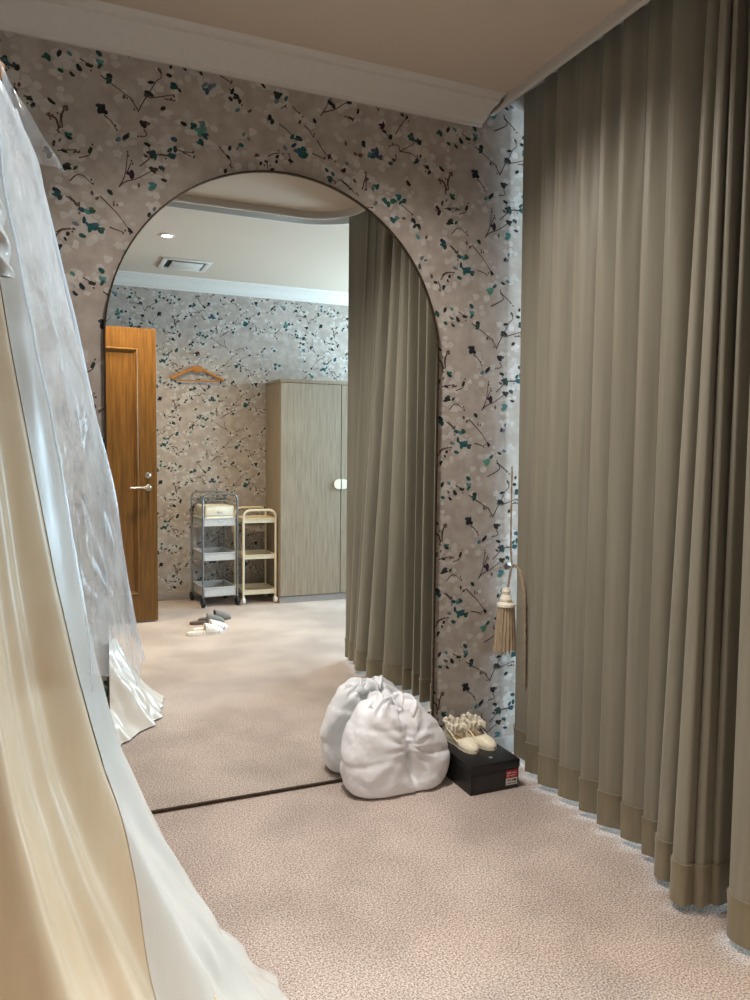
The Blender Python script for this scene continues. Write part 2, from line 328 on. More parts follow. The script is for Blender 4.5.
# the part of the repeat that the arch hides: the same sprays again, lower down
for (c, x, z, k) in [q for q in tile_lv if .50 < q[1] < 1.22 and 2.36 < q[2] < 2.66]:
    x2, z2 = x + .09, z - .385
    if all((x2 - q[1]) ** 2 + (z2 - q[2]) ** 2 > .0009 for q in tile_lv): tile_lv.append((c, x2, z2, k))
for br in [b for b in tile_br if .50 < b[0][0] < 1.2 and 2.36 < b[0][1] < 2.66]:
    tile_br.append([(x + .09, z - .385) for x, z in br])
rw = random.Random(3)
SPRAY = []     # (kind, [(u,z)...], colour)
for (c, x, z, k) in tile_lv:
    a = rw.uniform(0, PI) if rw.random() < .5 else rw.choice([-.8, .7, 1.2, -.3])
    L, W = .0116 * k, .0071 * k * rw.uniform(.75, 1.15)
    pts = []
    for q in range(8):
        t = 2 * PI * q / 8; rr = rw.uniform(.82, 1.12)
        ex, ez = L * math.cos(t) * rr, W * math.sin(t) * rr
        pts.append((x + ex * math.cos(a) - ez * math.sin(a), z + ex * math.sin(a) + ez * math.cos(a)))
    cc = [max(0, min(255, q + rw.uniform(-10, 12))) for q in COLS[c]]
    SPRAY.append((2, pts, cc))
    if k > 1.25 and c in 'dtTBk':          # second lobe
        a2 = a + rw.uniform(.8, 1.6); L2 = L * .7; ox, oz = x + L * .6 * math.cos(a2), z + L * .6 * math.sin(a2)
        SPRAY.append((2, [(ox + L2 * math.cos(2 * PI * q / 7) * rw.uniform(.7, 1.1), oz + L2 * .6 * math.sin(2 * PI * q / 7) * rw.uniform(.8, 1.1)) for q in range(7)],
                      [min(255, q + rw.uniform(0, 24)) for q in cc]))
    # pale blossom petals around the leaves
    for _ in range(2 if k < 1 else 3):
        px, pz = x + rw.gauss(0, .024), z + rw.gauss(0, .022); R = rw.uniform(.009, .018)
        ph = rw.uniform(0, 6); lob = rw.choice([2, 3, 4, 5]); la = rw.uniform(.08, .2); asp = rw.uniform(.6, 1)
        pp = [(px + R * (1 + la * math.sin(lob * t + ph)) * math.cos(t), pz + R * asp * (1 + la * math.sin(lob * t + ph)) * math.sin(t)) for t in [2 * PI * q / 16 for q in range(16)]]
        g = rw.uniform(-6, 12)
        SPRAY.append((0 if rw.random() < .7 else 1, pp, (180 + g, 173 + g, 167 + g)))
for br in tile_br:
    P = catmull([(x, z, 0) for x, z in br], 4)
    n = len(P)
    for i in range(n - 1):
        (x0, z0, _), (x1, z1, _) = P[i], P[i + 1]
        dx, dz = x1 - x0, z1 - z0; l = math.hypot(dx, dz) + 1e-9
        w0 = .0023 * (1 - .45 * i / n); w1 = .0023 * (1 - .45 * (i + 1) / n)
        nx, nz = -dz / l, dx / l
        SPRAY.append((1, [(x0 + nx * w0, z0 + nz * w0), (x0 - nx * w0, z0 - nz * w0), (x1 - nx * w1, z1 - nz * w1), (x1 + nx * w1, z1 + nz * w1)], (78, 62, 56)))
    x1, z1 = br[-1]
    for q in range(2):                     # buds at twig tips
        bx, bz = x1 + rw.gauss(0, .006), z1 + rw.gauss(0, .006)
        SPRAY.append((1, [(bx + .0035 * math.cos(t), bz + .0042 * math.sin(t)) for t in [2 * PI * k / 6 for k in range(6)]], (84, 66, 62)))

def paper_wall(name, corners, fr, u0, u1, z0, z1, quads, lift_n):
    """wall mesh; fr(u, z, lift) gives the world point; print polygons lie on it"""
    mb = MB(); bm = mb.bm
    cl = bm.loops.layers.float_color.new('Col')
    for q in quads: mb.poly(q, 0)
    i0, i1 = math.floor((u0 - TU0) / TW) - 1, math.ceil((u1 - TU0) / TW) + 1
    j0, j1 = math.floor((z0 - TZ0) / TH) - 1, math.ceil((z1 - TZ0) / TH) + 1
    for i in range(i0, i1):
        for j in range(j0, j1):
            for si, (lay, pts, c) in enumerate(SPRAY):
                cu = sum(p[0] for p in pts) / len(pts) + i * TW; cz = sum(p[1] for p in pts) / len(pts) + j * TH
                if not (u0 + .015 < cu < u1 - .015 and z0 + .012 < cz < z1 - .012): continue
                P = [(min(u1 - .001, max(u0 + .001, p[0] + i * TW)), min(z1 - .001, max(z0 + .001, p[1] + j * TH))) for p in pts]
                f = mb.poly([fr(u, z, .0003 + .00035 * lay + 1.6e-7 * si) for u, z in P], 1)
                col = (lin(c[0]), lin(c[1]), lin(c[2]), 1)
                for l in f.loops: l[cl] = col
    return mb.build(name, [M['paper'], M['print']], None, smooth=False, normals=False)

# ------------------------------------------------------------------ room shell
XL, XR, YR = -.72, 4.2, -4.10
CZ, RZ = 2.80, 2.82
TOP = 2.90
def wallquad(a, b, z0=0, z1=TOP): return [(a[0], a[1], z0), (b[0], b[1], z0), (b[0], b[1], z1), (a[0], a[1], z1)]
w = paper_wall('wall_front', None, lambda u, z, l: (u, -l, z), XL, XR, .02, 2.88, [wallquad((XL, 0), (XR, 0))], None)
tag(w, 'taupe wallpaper with teal blossom branches around the arched mirror', None, kind='structure')
w = paper_wall('wall_rear', None, lambda u, z, l: (2.6 - u, YR + l, z), 2.6 - XR, 2.6 + .1, .02, 2.88, [wallquad((XR, YR), (-.1, YR))], None)
tag(w, kind='structure')
w = paper_wall('wall_left', None, lambda u, z, l: (XL + l, u, z), -3.05, 0, .02, 2.88, [wallquad((XL, -3.05), (XL, 0))], None)
tag(w, kind='structure')
# entry return with the doorway, corridor beyond
mb = MB()
mb.poly(wallquad((-.1, -3.05), (XL, -3.05)))
mb.poly([(-.1, -3.05, 0), (-.1, -3.23, 0), (-.1, -3.23, TOP), (-.1, -3.05, TOP)])
mb.poly([(-.1, -3.23, 2.3), (-.1, -4.10, 2.3), (-.1, -4.10, TOP), (-.1, -3.23, TOP)])
tag(mb.build('wall_entry', M['paper'], smooth=False, normals=False), kind='structure')
mb = MB()
mb.poly(wallquad((-1.3, -3.06), (-1.3, -4.10))); mb.poly(wallquad((-1.3, -4.10), (-.1, -4.10))); mb.poly(wallquad((-.1, -3.06), (-1.3, -3.06)))
tag(mb.build('wall_corridor', M['ceiling'], smooth=False, normals=False), kind='structure')
mb = MB(); mb.poly([(-1.4, -4.2, 0), (4.4, -4.2, 0), (4.4, .1, 0), (-1.4, .1, 0)])
tag(mb.build('floor', M['carpet'], smooth=False), 'beige speckled carpet', kind='structure')
# right wall with two windows behind the curtains
WINS = [(-1.55, -.25, .35, 2.25), (-3.95, -2.7, 1.3, 2.5)]
mb = MB()
ys = sorted({0, YR} | {w[0] for w in WINS} | {w[1] for w in WINS}); zs = sorted({0, TOP} | {w[2] for w in WINS} | {w[3] for w in WINS})
for a, b in zip(ys, ys[1:]):
    for c, d in zip(zs, zs[1:]):
        if any(w[0] <= a and b <= w[1] and w[2] <= c and d <= w[3] for w in WINS): continue
        mb.poly([(XR, a, c), (XR, b, c), (XR, b, d), (XR, a, d)])
tag(mb.build('wall_right', M['paper'], smooth=False, normals=False), kind='structure')
for i, (a, b, c, d) in enumerate(WINS):
    mb = MB()
    for (q, r, s, t) in ((a, b, c, c + .05), (a, b, d - .05, d), (a, a + .05, c + .05, d - .05), (b - .05, b, c + .05, d - .05), ((a + b) / 2 - .025, (a + b) / 2 + .025, c + .05, d - .05)):
        mb.box(XR - .02, XR + .06, q, r, s, t, .004)
    fo = tag(mb.build('window_%d' % (i + 1), M['white_trim']), kind='structure')
    mb = MB()
    for (q, r) in ((a + .05, (a + b) / 2 - .025), ((a + b) / 2 + .025, b - .05)): mb.poly([(XR + .03, q, c + .05), (XR + .03, r, c + .05), (XR + .03, r, d - .05), (XR + .03, q, d - .05)])
    mb.build('pane', M['glass'], fo)
# ceilings, curved curtain-track recess and its white beads
def path_lip(r, n=14):
    cx, cy, base = 1.455, -1.455, r
    pts = [(cx + r, 0)]
    for k in range(n + 1):
        a = -PI / 2 * k / n; pts.append((cx + r * math.cos(a), cy + r * math.sin(a)))
    pts.append((XL, cy - r)); return pts
inner, outer = path_lip(.30), path_lip(.50)
mb = MB(); mb.poly([(x, y, CZ) for x, y in inner] + [(XL, 0, CZ)])
bmesh.ops.triangulate(mb.bm, faces=mb.bm.faces)
tag(mb.build('ceiling', M['ceiling'], smooth=False), kind='structure')
mb = MB(); mb.poly([(x, y, RZ) for x, y in outer] + [(XL, -3.05, RZ), (-1.3, -3.05, RZ), (-1.3, YR - .02, RZ), (XR, YR - .02, RZ), (XR, 0, RZ)])
bmesh.ops.triangulate(mb.bm, faces=mb.bm.faces)
tag(mb.build('ceiling', M['ceiling'], smooth=False), kind='structure')
mb = MB(); mb.poly([(-1.4, -4.2, TOP - .01), (4.3, -4.2, TOP - .01), (4.3, .05, TOP - .01), (-1.4, .05, TOP - .01)])
tag(mb.build('ceiling', M['recess'], smooth=False), kind='structure')
def bead(name, pts, out, z0, z1, t=.018):
    mb = MB(); rows = []
    n = len(pts)
    for i, p in enumerate(pts):
        a = Vector(pts[max(0, i - 1)]); b = Vector(pts[min(n - 1, i + 1)]); d = (b - a).normalized(); nn = Vector((-d.y, d.x)) * out
        q = Vector(p) + nn * t
        rows.append([(p[0], p[1], z0), (q.x, q.y, z0), (q.x, q.y, z0 + .012), (Vector(p) + nn * t * .5).to_3d()[:2] + (z0 + .016,), (Vector(p) + nn * t * .5).to_3d()[:2] + (z1,), (p[0], p[1], z1), (p[0], p[1], z0)])
    mb.grid(rows); return tag(mb.build(name, M['white_trim'], sharp=25), kind='structure')
bead('trim_1', inner, -1, 2.757, TOP - .012)
bead('trim_2', outer, 1, 2.785, TOP - .012)
# crown mouldings
CR = [(0, 0), (.012, 0), (.014, .012), (.022, .016), (.030, .022), (.044, .040), (.064, .058), (.086, .070), (.094, .074), (.096, .084), (.108, .088), (.114, .096), (.120, .100), (.120, .106), (0, .106)]
def crown(name, fn, s0, s1, zb, e0=0, e1=0):
    mb = MB()
    mb.grid([[fn(s0 + e0 * p, p, zb + h) for p, h in CR + CR[:1]], [fn(s1 + e1 * p, p, zb + h) for p, h in CR + CR[:1]]])
    return tag(mb.build(name, M['white_trim'], sharp=20), kind='structure')
crown('trim_3', lambda s, p, z: (s, -p, z), XL, 1.690, 2.699, 1, .42)
crown('trim_4', lambda s, p, z: (s, YR + p, z), -.1, XR, 2.72, 1, -1)
crown('trim_5', lambda s, p, z: (XL + p, s, z), -3.05, 0, 2.699, 1, -1)
# baseboards
mb = MB(); mb.box(XL, XR - .01, -.012, -.0015, 0, .075, .002); tag(mb.build('baseboard_front', M['skirting']), kind='structure')
mb = MB(); mb.box(-.09, XR - .01, YR + .0015, YR + .012, 0, .075, .002); tag(mb.build('baseboard_rear', M['skirting']), kind='structure')
mb = MB(); mb.box(XL + .0015, XL + .012, -3.04, -.02, 0, .075, .002); tag(mb.build('baseboard_left', M['skirting']), kind='structure')
mb = MB(); mb.box(XR - .012, XR - .0015, YR + .02, -.02, 0, .075, .002); tag(mb.build('baseboard_right', M['skirting']), kind='structure')

# ------------------------------------------------------------------ arched mirror
MXA, MW, MZS = .193, 1.312, 1.7296
mr = empty('arched_mirror', (MXA + MW / 2, -.014, 0), 0, 'tall frameless-looking arched wall mirror with thin dark rim reaching the carpet', 'mirror')
def arch(inset, z0, n=48):
    R = MW / 2 - inset
    pts = [(-R, z0)] + [(R * math.cos(PI - PI * k / n), MZS + R * math.sin(PI - PI * k / n)) for k in range(n + 1)] + [(R, z0)]
    return pts
mb = MB(); P = arch(.004, .008); mb.poly([(x, -.004, z) for x, z in P])
mb.build('mirror_pane', M['mirror'], mr, smooth=False)
mb = MB()
o, i_ = arch(0, .003), arch(.006, .012)
rows = []
for (a, b) in zip(o + [o[0]], i_ + [i_[0]]):
    rows.append([(a[0], .012, a[1]), (a[0], -.010, a[1]), (b[0], -.010, b[1]), (b[0], .004, b[1])])
mb.grid(rows); mb.build('frame', M['bronze'], mr)

# ------------------------------------------------------------------ curtains
ZB, ZH, ZT = .022, .142, 2.83
def sheet(path, zlist, off=0):
    return [[(x + off * 0, y, z) for (x, y) in path(z)] for z in zlist]
CREST = [-.085, -.25, -.368, -.49, -.618, -.728, -.84, -.95, -1.06]
def far_path(z):
    up = sstep(1.9, 2.80, z); lift = z / 2.8
    pts = [(1.90 - .02 * lift, -.050), (1.888 - .02 * lift, -.066)]
    for i in range(len(CREST) - 1):
        c, s_ = CREST[i], CREST[i] - CREST[i + 1]
        xf = (1.876 - .034 * lift if i == 0 else 1.824 if i == 1 else 1.808 + .006 * math.sin(i * 2.3)) + .008 * lift
        dep = (.030 if i == 0 else .095 if i == 1 else .122 + .010 * math.sin(i * 1.7)) * (1 - .35 * up)
        wob = .006 * math.sin(z * 2.3 + i * 1.9) * (1 - up)
        # crest lip, broad face falling back, deep crease, quick return
        for fx, fy in ((0, .0), (.015, .08), (.06, .20), (.20, .42), (.44, .68), (.78, .92), (1.0, 1.02), (.88, 1.06), (.45, 1.03), (.10, .985)):
            pin = .35 * up * math.exp(-((fy - .5) / .22) ** 2)      # pinched pleat fanning out below the heading
            pts.append((xf + dep * min(1, fx + pin * (1 - fx)) + (.03 if i == 7 and fy > .6 else 0), c - s_ * fy + wob * math.sin(PI * min(1, fy))))
    return catmull(pts, 4)
FOLDS = [  # (hem outline, hem centre y, heading centre y)
    ([(1.90, -1.025), (1.85, -1.032), (1.78, -1.045), (1.746, -1.072), (1.752, -1.108), (1.80, -1.13), (1.87, -1.14)], -1.09, -1.080),
    ([(1.80, -1.16), (1.712, -1.176), (1.693, -1.202), (1.702, -1.234), (1.736, -1.229), (1.82, -1.205), (1.89, -1.195)], -1.205, -1.142),
    ([(1.86, -1.205), (1.77, -1.215), (1.739, -1.233), (1.748, -1.258), (1.775, -1.253), (1.85, -1.238), (1.90, -1.230)], -1.235, -1.168),
    ([(1.87, -1.236), (1.815, -1.238), (1.793, -1.247), (1.802, -1.268), (1.86, -1.262), (1.925, -1.262), (1.93, -1.33)], -1.25, -1.212),
    ([(1.86, -1.355), (1.738, -1.370), (1.709, -1.394), (1.711, -1.44), (1.74, -1.475), (1.83, -1.485)], -1.42, -1.300),
    ([(1.77, -1.505), (1.74, -1.53), (1.765, -1.555), (1.84, -1.565)], -1.54, -1.45),
    ([(1.79, -1.585), (1.745, -1.61), (1.76, -1.645), (1.825, -1.655)], -1.62, -1.56),
    ([(1.775, -1.68), (1.755, -1.71), (1.785, -1.735), (1.815, -1.728)], -1.71, -1.70)]
def near_path(z):
    k = min(1, z / 2.80)
    pts = []
    for out, c0, c1 in FOLDS:
        for x, y in out:
            yt = c1 + (y - c0) * .42
            cx = 1.852 if yt > -1.455 else 1.455 + math.sqrt(max(.02, .397 ** 2 - (yt + 1.455) ** 2))
            xt = cx + (x - 1.79) * .36
            kk = k + .05 * math.sin(PI * k) * math.sin(c0 * 40)
            pts.append((x + (xt - x) * kk, y + (yt - y) * k))
    return catmull(pts, 6)
def curtain(name, path, label, group):
    root = empty(name, (1.84, path(.1)[len(path(.1)) // 2][1], 0), 0, label, 'curtain', group)
    inv = Matrix.Translation(-root.location)
    zl = [ZH + (ZT - ZH) * (k / 44) for k in range(45)]
    mb = MB(); mb.grid(sheet(path, zl)); mb.xf(inv)
    mb.build('drape', M['curtain'], root, sharp=180)
    # turned-up hem: a doubled layer standing a little proud, with a stitched lip
    zl = [ZH + .003, ZH + .003, ZH - .002, .11, .08, .05, ZB]
    rows = []
    for i, z in enumerate(zl):
        P = path(z); row = []
        for k, (x, y) in enumerate(P):
            a, b = P[max(0, k - 1)], P[min(len(P) - 1, k + 1)]
            d = Vector((b[0] - a[0], b[1] - a[1])); d = d.normalized() if d.length > 1e-6 else Vector((0, -1))
            nx, ny = d.y, -d.x
            o_ = (0, .006, .005, .003, .003, .003, .003)[i]
            row.append((x + nx * o_, y + ny * o_, z))
        rows.append(row)
    mb = MB(); mb.grid(rows); mb.xf(inv)
    mb.build('hem', M['hem'], root, sharp=40)
    return root
curtain('curtain', far_path, 'olive grey pleated curtain panel with even folds, the one beside the papered wall and tassel', 'curtains on the ceiling track')
curtain('curtain', near_path, 'olive grey curtain panel bunched into narrow folds at the right edge of the photo', 'curtains on the ceiling track')

# ------------------------------------------------------------------ rope tieback with tassel on the wall hook
tb = empty('curtain_tieback', (1.873, -.03, .845), 0, 'beige rope curtain tieback with hanging tassel on a wall hook', 'tieback')
mb = MB(); mb.lathe([(.0, 0.0), (.016, 0.0), (.016, -.004), (.006, -.008), (.006, -.024)], (0, .0285, .0), 'y', 14); mb.tube([(0, .006, 0), (0, -.01, -.004), (0, -.016, .004), (0, -.016, .014)], .004, 8)
mb.build('hook', M['steel_tube'], tb)
def twist_rope(mb, pts, r):
    P = [Vector(p) for p in catmull(pts, 10)]
    for s in (0, PI):
        q = []
        for i, p in enumerate(P):
            a = i * .9 + s; q.append(p + Vector((math.cos(a) * r * .55, math.sin(a) * r * .55, math.sin(a + 1) * r * .2)))
        mb.tube(q, r * .7, 6)
mb = MB()
twist_rope(mb, [(0, -.016, .008), (-.002, -.05, .012), (-.006, -.09, -.02), (-.008, -.122, -.10), (-.007, -.128, -.22), (-.005, -.130, -.36), (-.004, -.131, -.46), (.0, -.130, -.485), (.003, -.126, -.45), (.001, -.120, -.3), (-.002, -.110, -.12), (-.004, -.07, -.005), (0, -.018, .006)], .0055)
twist_rope(mb, [(0, -.012, .006), (-.014, -.02, -.01), (-.022, -.022, -.05), (-.028, -.022, -.085)], .005)
twist_rope(mb, [(-.004, -.012, .012), (-.008, -.008, .10), (-.009, -.006, .25), (-.008, -.004, .44)], .004)
mb.build('rope', M['rope'], tb)
ts = empty('tassel', (-.036, -.022, -.085)); ts.parent = tb
mb = MB(); mb.lathe([(.004, .0), (.014, -.004), (.02, -.016), (.016, -.03), (.022, -.036), (.028, -.05), (.024, -.062), (.040, -.072), (.040, -.082), (.02, -.086)], (0, 0, 0), 'z', 20)
mb.build('tassel_head', M['ruffle'], ts)
mb = MB(); rows = []
for k in range(73):
    a = 2 * PI * k / 72; row = []
    for j in range(9):
        t = j / 8; r = (.036 + .016 * t) * (1 + .07 * math.sin(18 * a + 2 * j * .1) + .04 * math.sin(7 * a))
        row.append((r * math.cos(a), r * .8 * math.sin(a), -.080 - .20 * t - (.012 * math.sin(18 * a) if j == 8 else 0)))
    rows.append(row)
mb.grid(rows); mb.build('fringe', M['tassel'], ts)

# ------------------------------------------------------------------ shoe box with two shoes
BX0, BX1, BY0, BY1, BH = 1.509, 1.736, -.334, -.016, .120
bx = empty('shoe_box', ((BX0 + BX1) / 2, (BY0 + BY1) / 2, 0), 0, 'black lidded shoe box on the carpet with red and white end label', 'box')
hx, hy = (BX1 - BX0) / 2, (BY1 - BY0) / 2
mb = MB(); mb.box(-hx + .003, hx - .003, -hy + .003, hy - .003, .0, BH - .012, .002); mb.build('box_body', M['black_card'], bx)
mb = MB(); mb.box(-hx, hx, -hy, hy, BH - .034, BH, .002); mb.build('lid', M['black_card'], bx)
mb = MB(); mb.box(-hx + .02, .045, -hy + .0015, -hy + .0035, .016, .072); mb.build('end_panel', M['black_gloss'], bx)
mb = MB(); mb.box(.05, .103, -hy + .001, -hy + .003, .018, .046); wl = mb.build('label', M['label_white'], bx); wl['label'] = 'white lower half of end label'
mb = MB(); mb.box(.05, .103, -hy + .0008, -hy + .003, .046, .078); rl = mb.build('label', M['red_label'], bx); rl['label'] = 'red upper half of end label'
mb = MB()
for (x0, x1, z0, z1) in ((.055, .072, .066, .070), (.076, .098, .066, .068), (.056, .060, .052, .062), (.064, .095, .056, .058)): mb.box(x0, x1, -hy + .0002, -hy + .001, z0, z1)
mb.build('label_print', M['label_white'], bx)
mb = MB()
for (x0, x1, z0, z1) in ((.056, .075, .036, .039), (.080, .098, .034, .040), (.056, .098, .024, .026)): mb.box(x0, x1, -hy + .0004, -hy + .0012, z0, z1)
mb.build('label_print', M['black_gloss'], bx)
mb = MB(); mb.lathe([(.0005, .0), (.008, .0), (.007, .0015), (.0005, .0018)], (.008, -hy + .052, BH), 'z', 18); mb.build('emblem', M['silver_foil'], bx)

def make_shoe(loc, rz, label, side):
    root = empty('ballet_shoe', loc, rz, label, 'shoe', 'cream shoes on the black box')
    Ln = .215
    def wid(s):   # half width ; s 0 heel .. 1 toe
        return interp([(0, .004), (.03, .017), (.1, .0265), (.25, .029), (.45, .030), (.68, .037), (.82, .035), (.92, .027), (.97, .017), (1, .004)], s)
    def rim(s):   # height of the upper
        return interp([(0, .052), (.12, .050), (.3, .040), (.5, .034), (.62, .037), (.7, .040), (.8, .036), (.9, .028), (.97, .018), (1, .010)], s)
    NS, NA = 44, 24
    V = {}
    mb = MB()
    S = [.5 - .5 * math.cos(PI * i / NS) for i in range(NS + 1)]
    def op(s): # opening half-angle about the crown
        return interp([(.05, 0), (.07, .5), (.15, .95), (.35, 1.0), (.5, .98), (.57, .8), (.63, .35), (.65, 0)], s) if .05 < s < .65 else 0
    for i, s in enumerate(S):
        w_, h_ = wid(s), rim(s)
        for j in range(NA + 1):
            a = -PI / 2 + PI * j / NA
            ex = .75
            x = w_ * math.copysign(abs(math.sin(a)) ** ex, math.sin(a)); z = .006 + h_ * abs(math.cos(a)) ** (.8 if s > .6 else .62)
            bend = side * .006 * math.sin(PI * s)
            V[i, j] = mb.bm.verts.new((x + bend, Ln / 2 - Ln * s, z))
    for i in range(NS):
        for j in range(NA):
            am = -PI / 2 + PI * (j + .5) / NA; sm = (S[i] + S[i + 1]) / 2
            if abs(am) < op(sm): continue
            mb.bm.faces.new((V[i, j], V[i, j + 1], V[i + 1, j + 1], V[i + 1, j]))
    bmesh.ops.delete(mb.bm, geom=[v for v in mb.bm.verts if not v.link_faces], context='VERTS')
    up = mb.build('upper', M['shoe'], root, sharp=180)
    sm = up.modifiers.new('thick', 'SOLIDIFY'); sm.thickness = .0022; sm.offset = -1
    sole = [(wid(s) * 1.0 + side * .006 * math.sin(PI * s), Ln / 2 - Ln * s) for s in S] + [(-wid(s) + side * .006 * math.sin(PI * s), Ln / 2 - Ln * s) for s in S[::-1]]
    mb = MB(); mb.prism(sole[:-1] if sole[0] == sole[-1] else sole, .0, .0075); mb.build('sole', M['shoe'], root)
    ins = [(x * .9, y * .97) for x, y in sole]
    mb = MB(); mb.prism(ins, .0078, .0105); mb.build('insole', M['insole'], root)
    # ruffled ankle band standing above the heel and tied over the instep
    mb = MB(); rows = []
    for k in range(97):
        a = 2 * PI * k / 96
        row = []
        for j, (rr, zz) in enumerate(((.0, -.012), (.004, -.004), (.002, .006), (.007, .016), (.004, .024))):
            fl = .0035 * math.sin(9 * a + j) + .003 * math.sin(14 * a - j * .8)
            R = 1 + (rr + fl * (.4 + .25 * j)) / .03
            x = .030 * R * math.cos(a); y = .042 * R * math.sin(a) + .052
            row.append((x, y, .066 + zz - .10 * (.052 - y) * .6 + .003 * math.sin(6 * a + 1)))
        rows.append(row)
    mb.grid(rows); rf = mb.build('ankle_ruffle', M['ruffle'], root, sharp=180)
    so = rf.modifiers.new('thick', 'SOLIDIFY'); so.thickness = .002
    mb = MB()     # folded bow ends over the instep
    for sx in (-1, 1):
        rows = []
        for k in range(9):
            t = k / 8; rows.append([(sx * (.004 + .030 * t), .008 - .006 * t + .004 * math.sin(5 * t), .062 + .012 * math.sin(PI * t) + dz * (.5 + t)) for dz in (-.012, -.004, .006, .013)])
        mb.grid(rows)
    bo = mb.build('bow', M['ruffle'], root, sharp=180); so = bo.modifiers.new('thick', 'SOLIDIFY'); so.thickness = .003
    for sx in (-1, 1):     # side straps from the instep band to the shoe
        mb = MB(); mb.tube([(sx * .031, .06, .058), (sx * .032, .03, .050), (sx * .031, .0, .034), (sx * .031, -.02, .024)], .0028, 8)
        mb.build('strap', M['shoe'], root)
    return root
make_shoe((1.583, -.123, BH), math.radians(6), 'cream satin flat shoe with ruffled ankle band, next to the white bundle', 1)
make_shoe((1.672, -.120, BH), math.radians(6), 'cream satin flat shoe with ruffled ankle band, the one farther from the white bundle', -1)

# ------------------------------------------------------------------ white padded bundle by the mirror
pb = empty('padded_bundle', (1.272, -.142, 0), 0, 'puffy white padded garment bundled on the carpet against the mirror foot', 'bundle')
mb = MB(); rows = []
NU, NV = 200, 110
def dome(X):      # crest height over the width
    return interp([(-.23, .33), (-.12, .365), (-.04, .372), (.04, .358), (.12, .335), (.23, .285)], X)
for i in range(NU):
    u = 2 * PI * i / NU; row = []
    for j in range(NV + 1):
        v = PI * j / NV               # 0 top .. pi foot
        sx, cz = math.sin(v), math.cos(v)
        rad = abs(sx) ** (.74 if cz > 0 else .22)
        cu, su = math.cos(u), math.sin(u)
        X = .226 * rad * math.copysign(abs(cu) ** .62, cu); Y = .104 * rad * math.copysign(abs(su) ** .62, su)
        zc = .10
        if cz < 0: z = zc - zc * abs(cz) ** .85
        else: z = zc + (dome(X) - zc) * cz ** .78
        q = Vector((X, Y, z))
        nrm = Vector((X / .05, Y / .0115, (z - zc) / .07)); nrm = nrm.normalized() if nrm.length > 1e-5 else Vector((0, 0, 1))
        front = sstep(.0, .6, abs(nrm.y)) if abs(nrm.y) > 0 else 0
        h = 0
        # the gathered seam down the front, bending to the right below the middle
        sm = .018 + (.028 * sstep(.2, .05, z)) - .02 * sstep(.25, .36, z)
        dx = X - sm
        h -= .034 * math.exp(-(dx / .013) ** 2) * front * sstep(.012, .07, z)
        h -= .012 * math.exp(-(dx / .04) ** 2) * front
        # pulls radiating from the gather
        ang = math.atan2(z - .20, abs(dx) + .004)
        h += .0085 * math.sin(ang * 11 + (2 if dx > 0 else 0) + 3 * noise.noise(q * 6)) * math.exp(-(abs(dx) / .085)) * front
        # soft quilting and big slack folds
        h -= .006 * math.exp(-((z - .150 - .018 * math.sin(X * 11 + 1)) / .011) ** 2) * sstep(.02, .06, abs(dx))
        h -= .004 * math.exp(-((z - .262 + .10 * X) / .012) ** 2)
        h += .016 * noise.noise(Vector((X * 7 + 3, Y * 7, z * 8)))
        h += .0055 * noise.noise(Vector((X * 22 + z * 16, Y * 20, z * 12 - X * 10)))
        h += .0016 * noise.noise(q * 60)
        # gathers round the crest
        top = sstep(.30, .37, z)
        h += .012 * top * math.sin(u * 8 + 2 * math.sin(u * 3) + z * 30)
        p = q + nrm * h * (1 - .7 * sstep(.06, 0, z))
        p.z = max(.001, p.z); p.y = min(.118, p.y)
        row.append(p)
    rows.append(row)
V = mb.grid(rows, closed_u=True)
bmesh.ops.remove_doubles(mb.bm, verts=mb.bm.verts, dist=.0004)
shell = mb.build('bundle_shell', M['puff'], pb, sharp=180)
# small oval outline mark on its back (the mirror shows it)
from mathutils.bvhtree import BVHTree
bv = BVHTree.FromPolygons([v.co.copy() for v in shell.data.vertices], [tuple(p.vertices) for p in shell.data.polygons])
def back_hit(px, py):
    d = fw + R2 * ((px - 375) / f_px) - U2 * ((py - 500) / f_px)
    return bv.ray_cast(Vector((0, -CAMY, CAMH)) - pb.location, Vector((d.x, -d.y, d.z)).normalized())
ring = []
for k in range(20):
    a = 2 * PI * k / 20
    hit = back_hit(402 + 4.2 * math.cos(a), 701.5 + 1.5 * math.sin(a) + .9 * math.cos(a))
    if hit[0] is not None: ring.append(hit[0] + hit[1] * (.002 if hit[1].y > 0 else -.002))
if len(ring) > 12:
    mb = MB(); mb.tube(ring, .0018, 6, closed=True); mb.build('oval_mark', M['black_gloss'], pb)
# loose bunched edge of cloth along the crest
mb = MB(); rows = []
for k in range(91):
    t = k / 90; x = -.115 + .20 * t; zb = dome(x) - .030
    row = []
    for j in range(13):
        b = -.5 + PI * 1.3 * j / 12 - .4
        r = .030 * (1 + .35 * math.sin(t * 31 + 1.2 * math.sin(t * 9)) + .25 * noise.noise(Vector((t * 9, j * .4, 3)))) * (sstep(0, .12, t) * sstep(1, .85, t) + .05)
        row.append((x + .012 * math.sin(j * .8 + t * 12), -.005 + .045 * math.sin(t * 4) - 1.5 * r * math.cos(b), zb + r * math.sin(b) * 1.2))
    rows.append(row)
mb.grid(rows); o_g = mb.build('gathered_edge', M['puff'], pb, sharp=180)
so_ = o_g.modifiers.new('thick', 'SOLIDIFY'); so_.thickness = .006

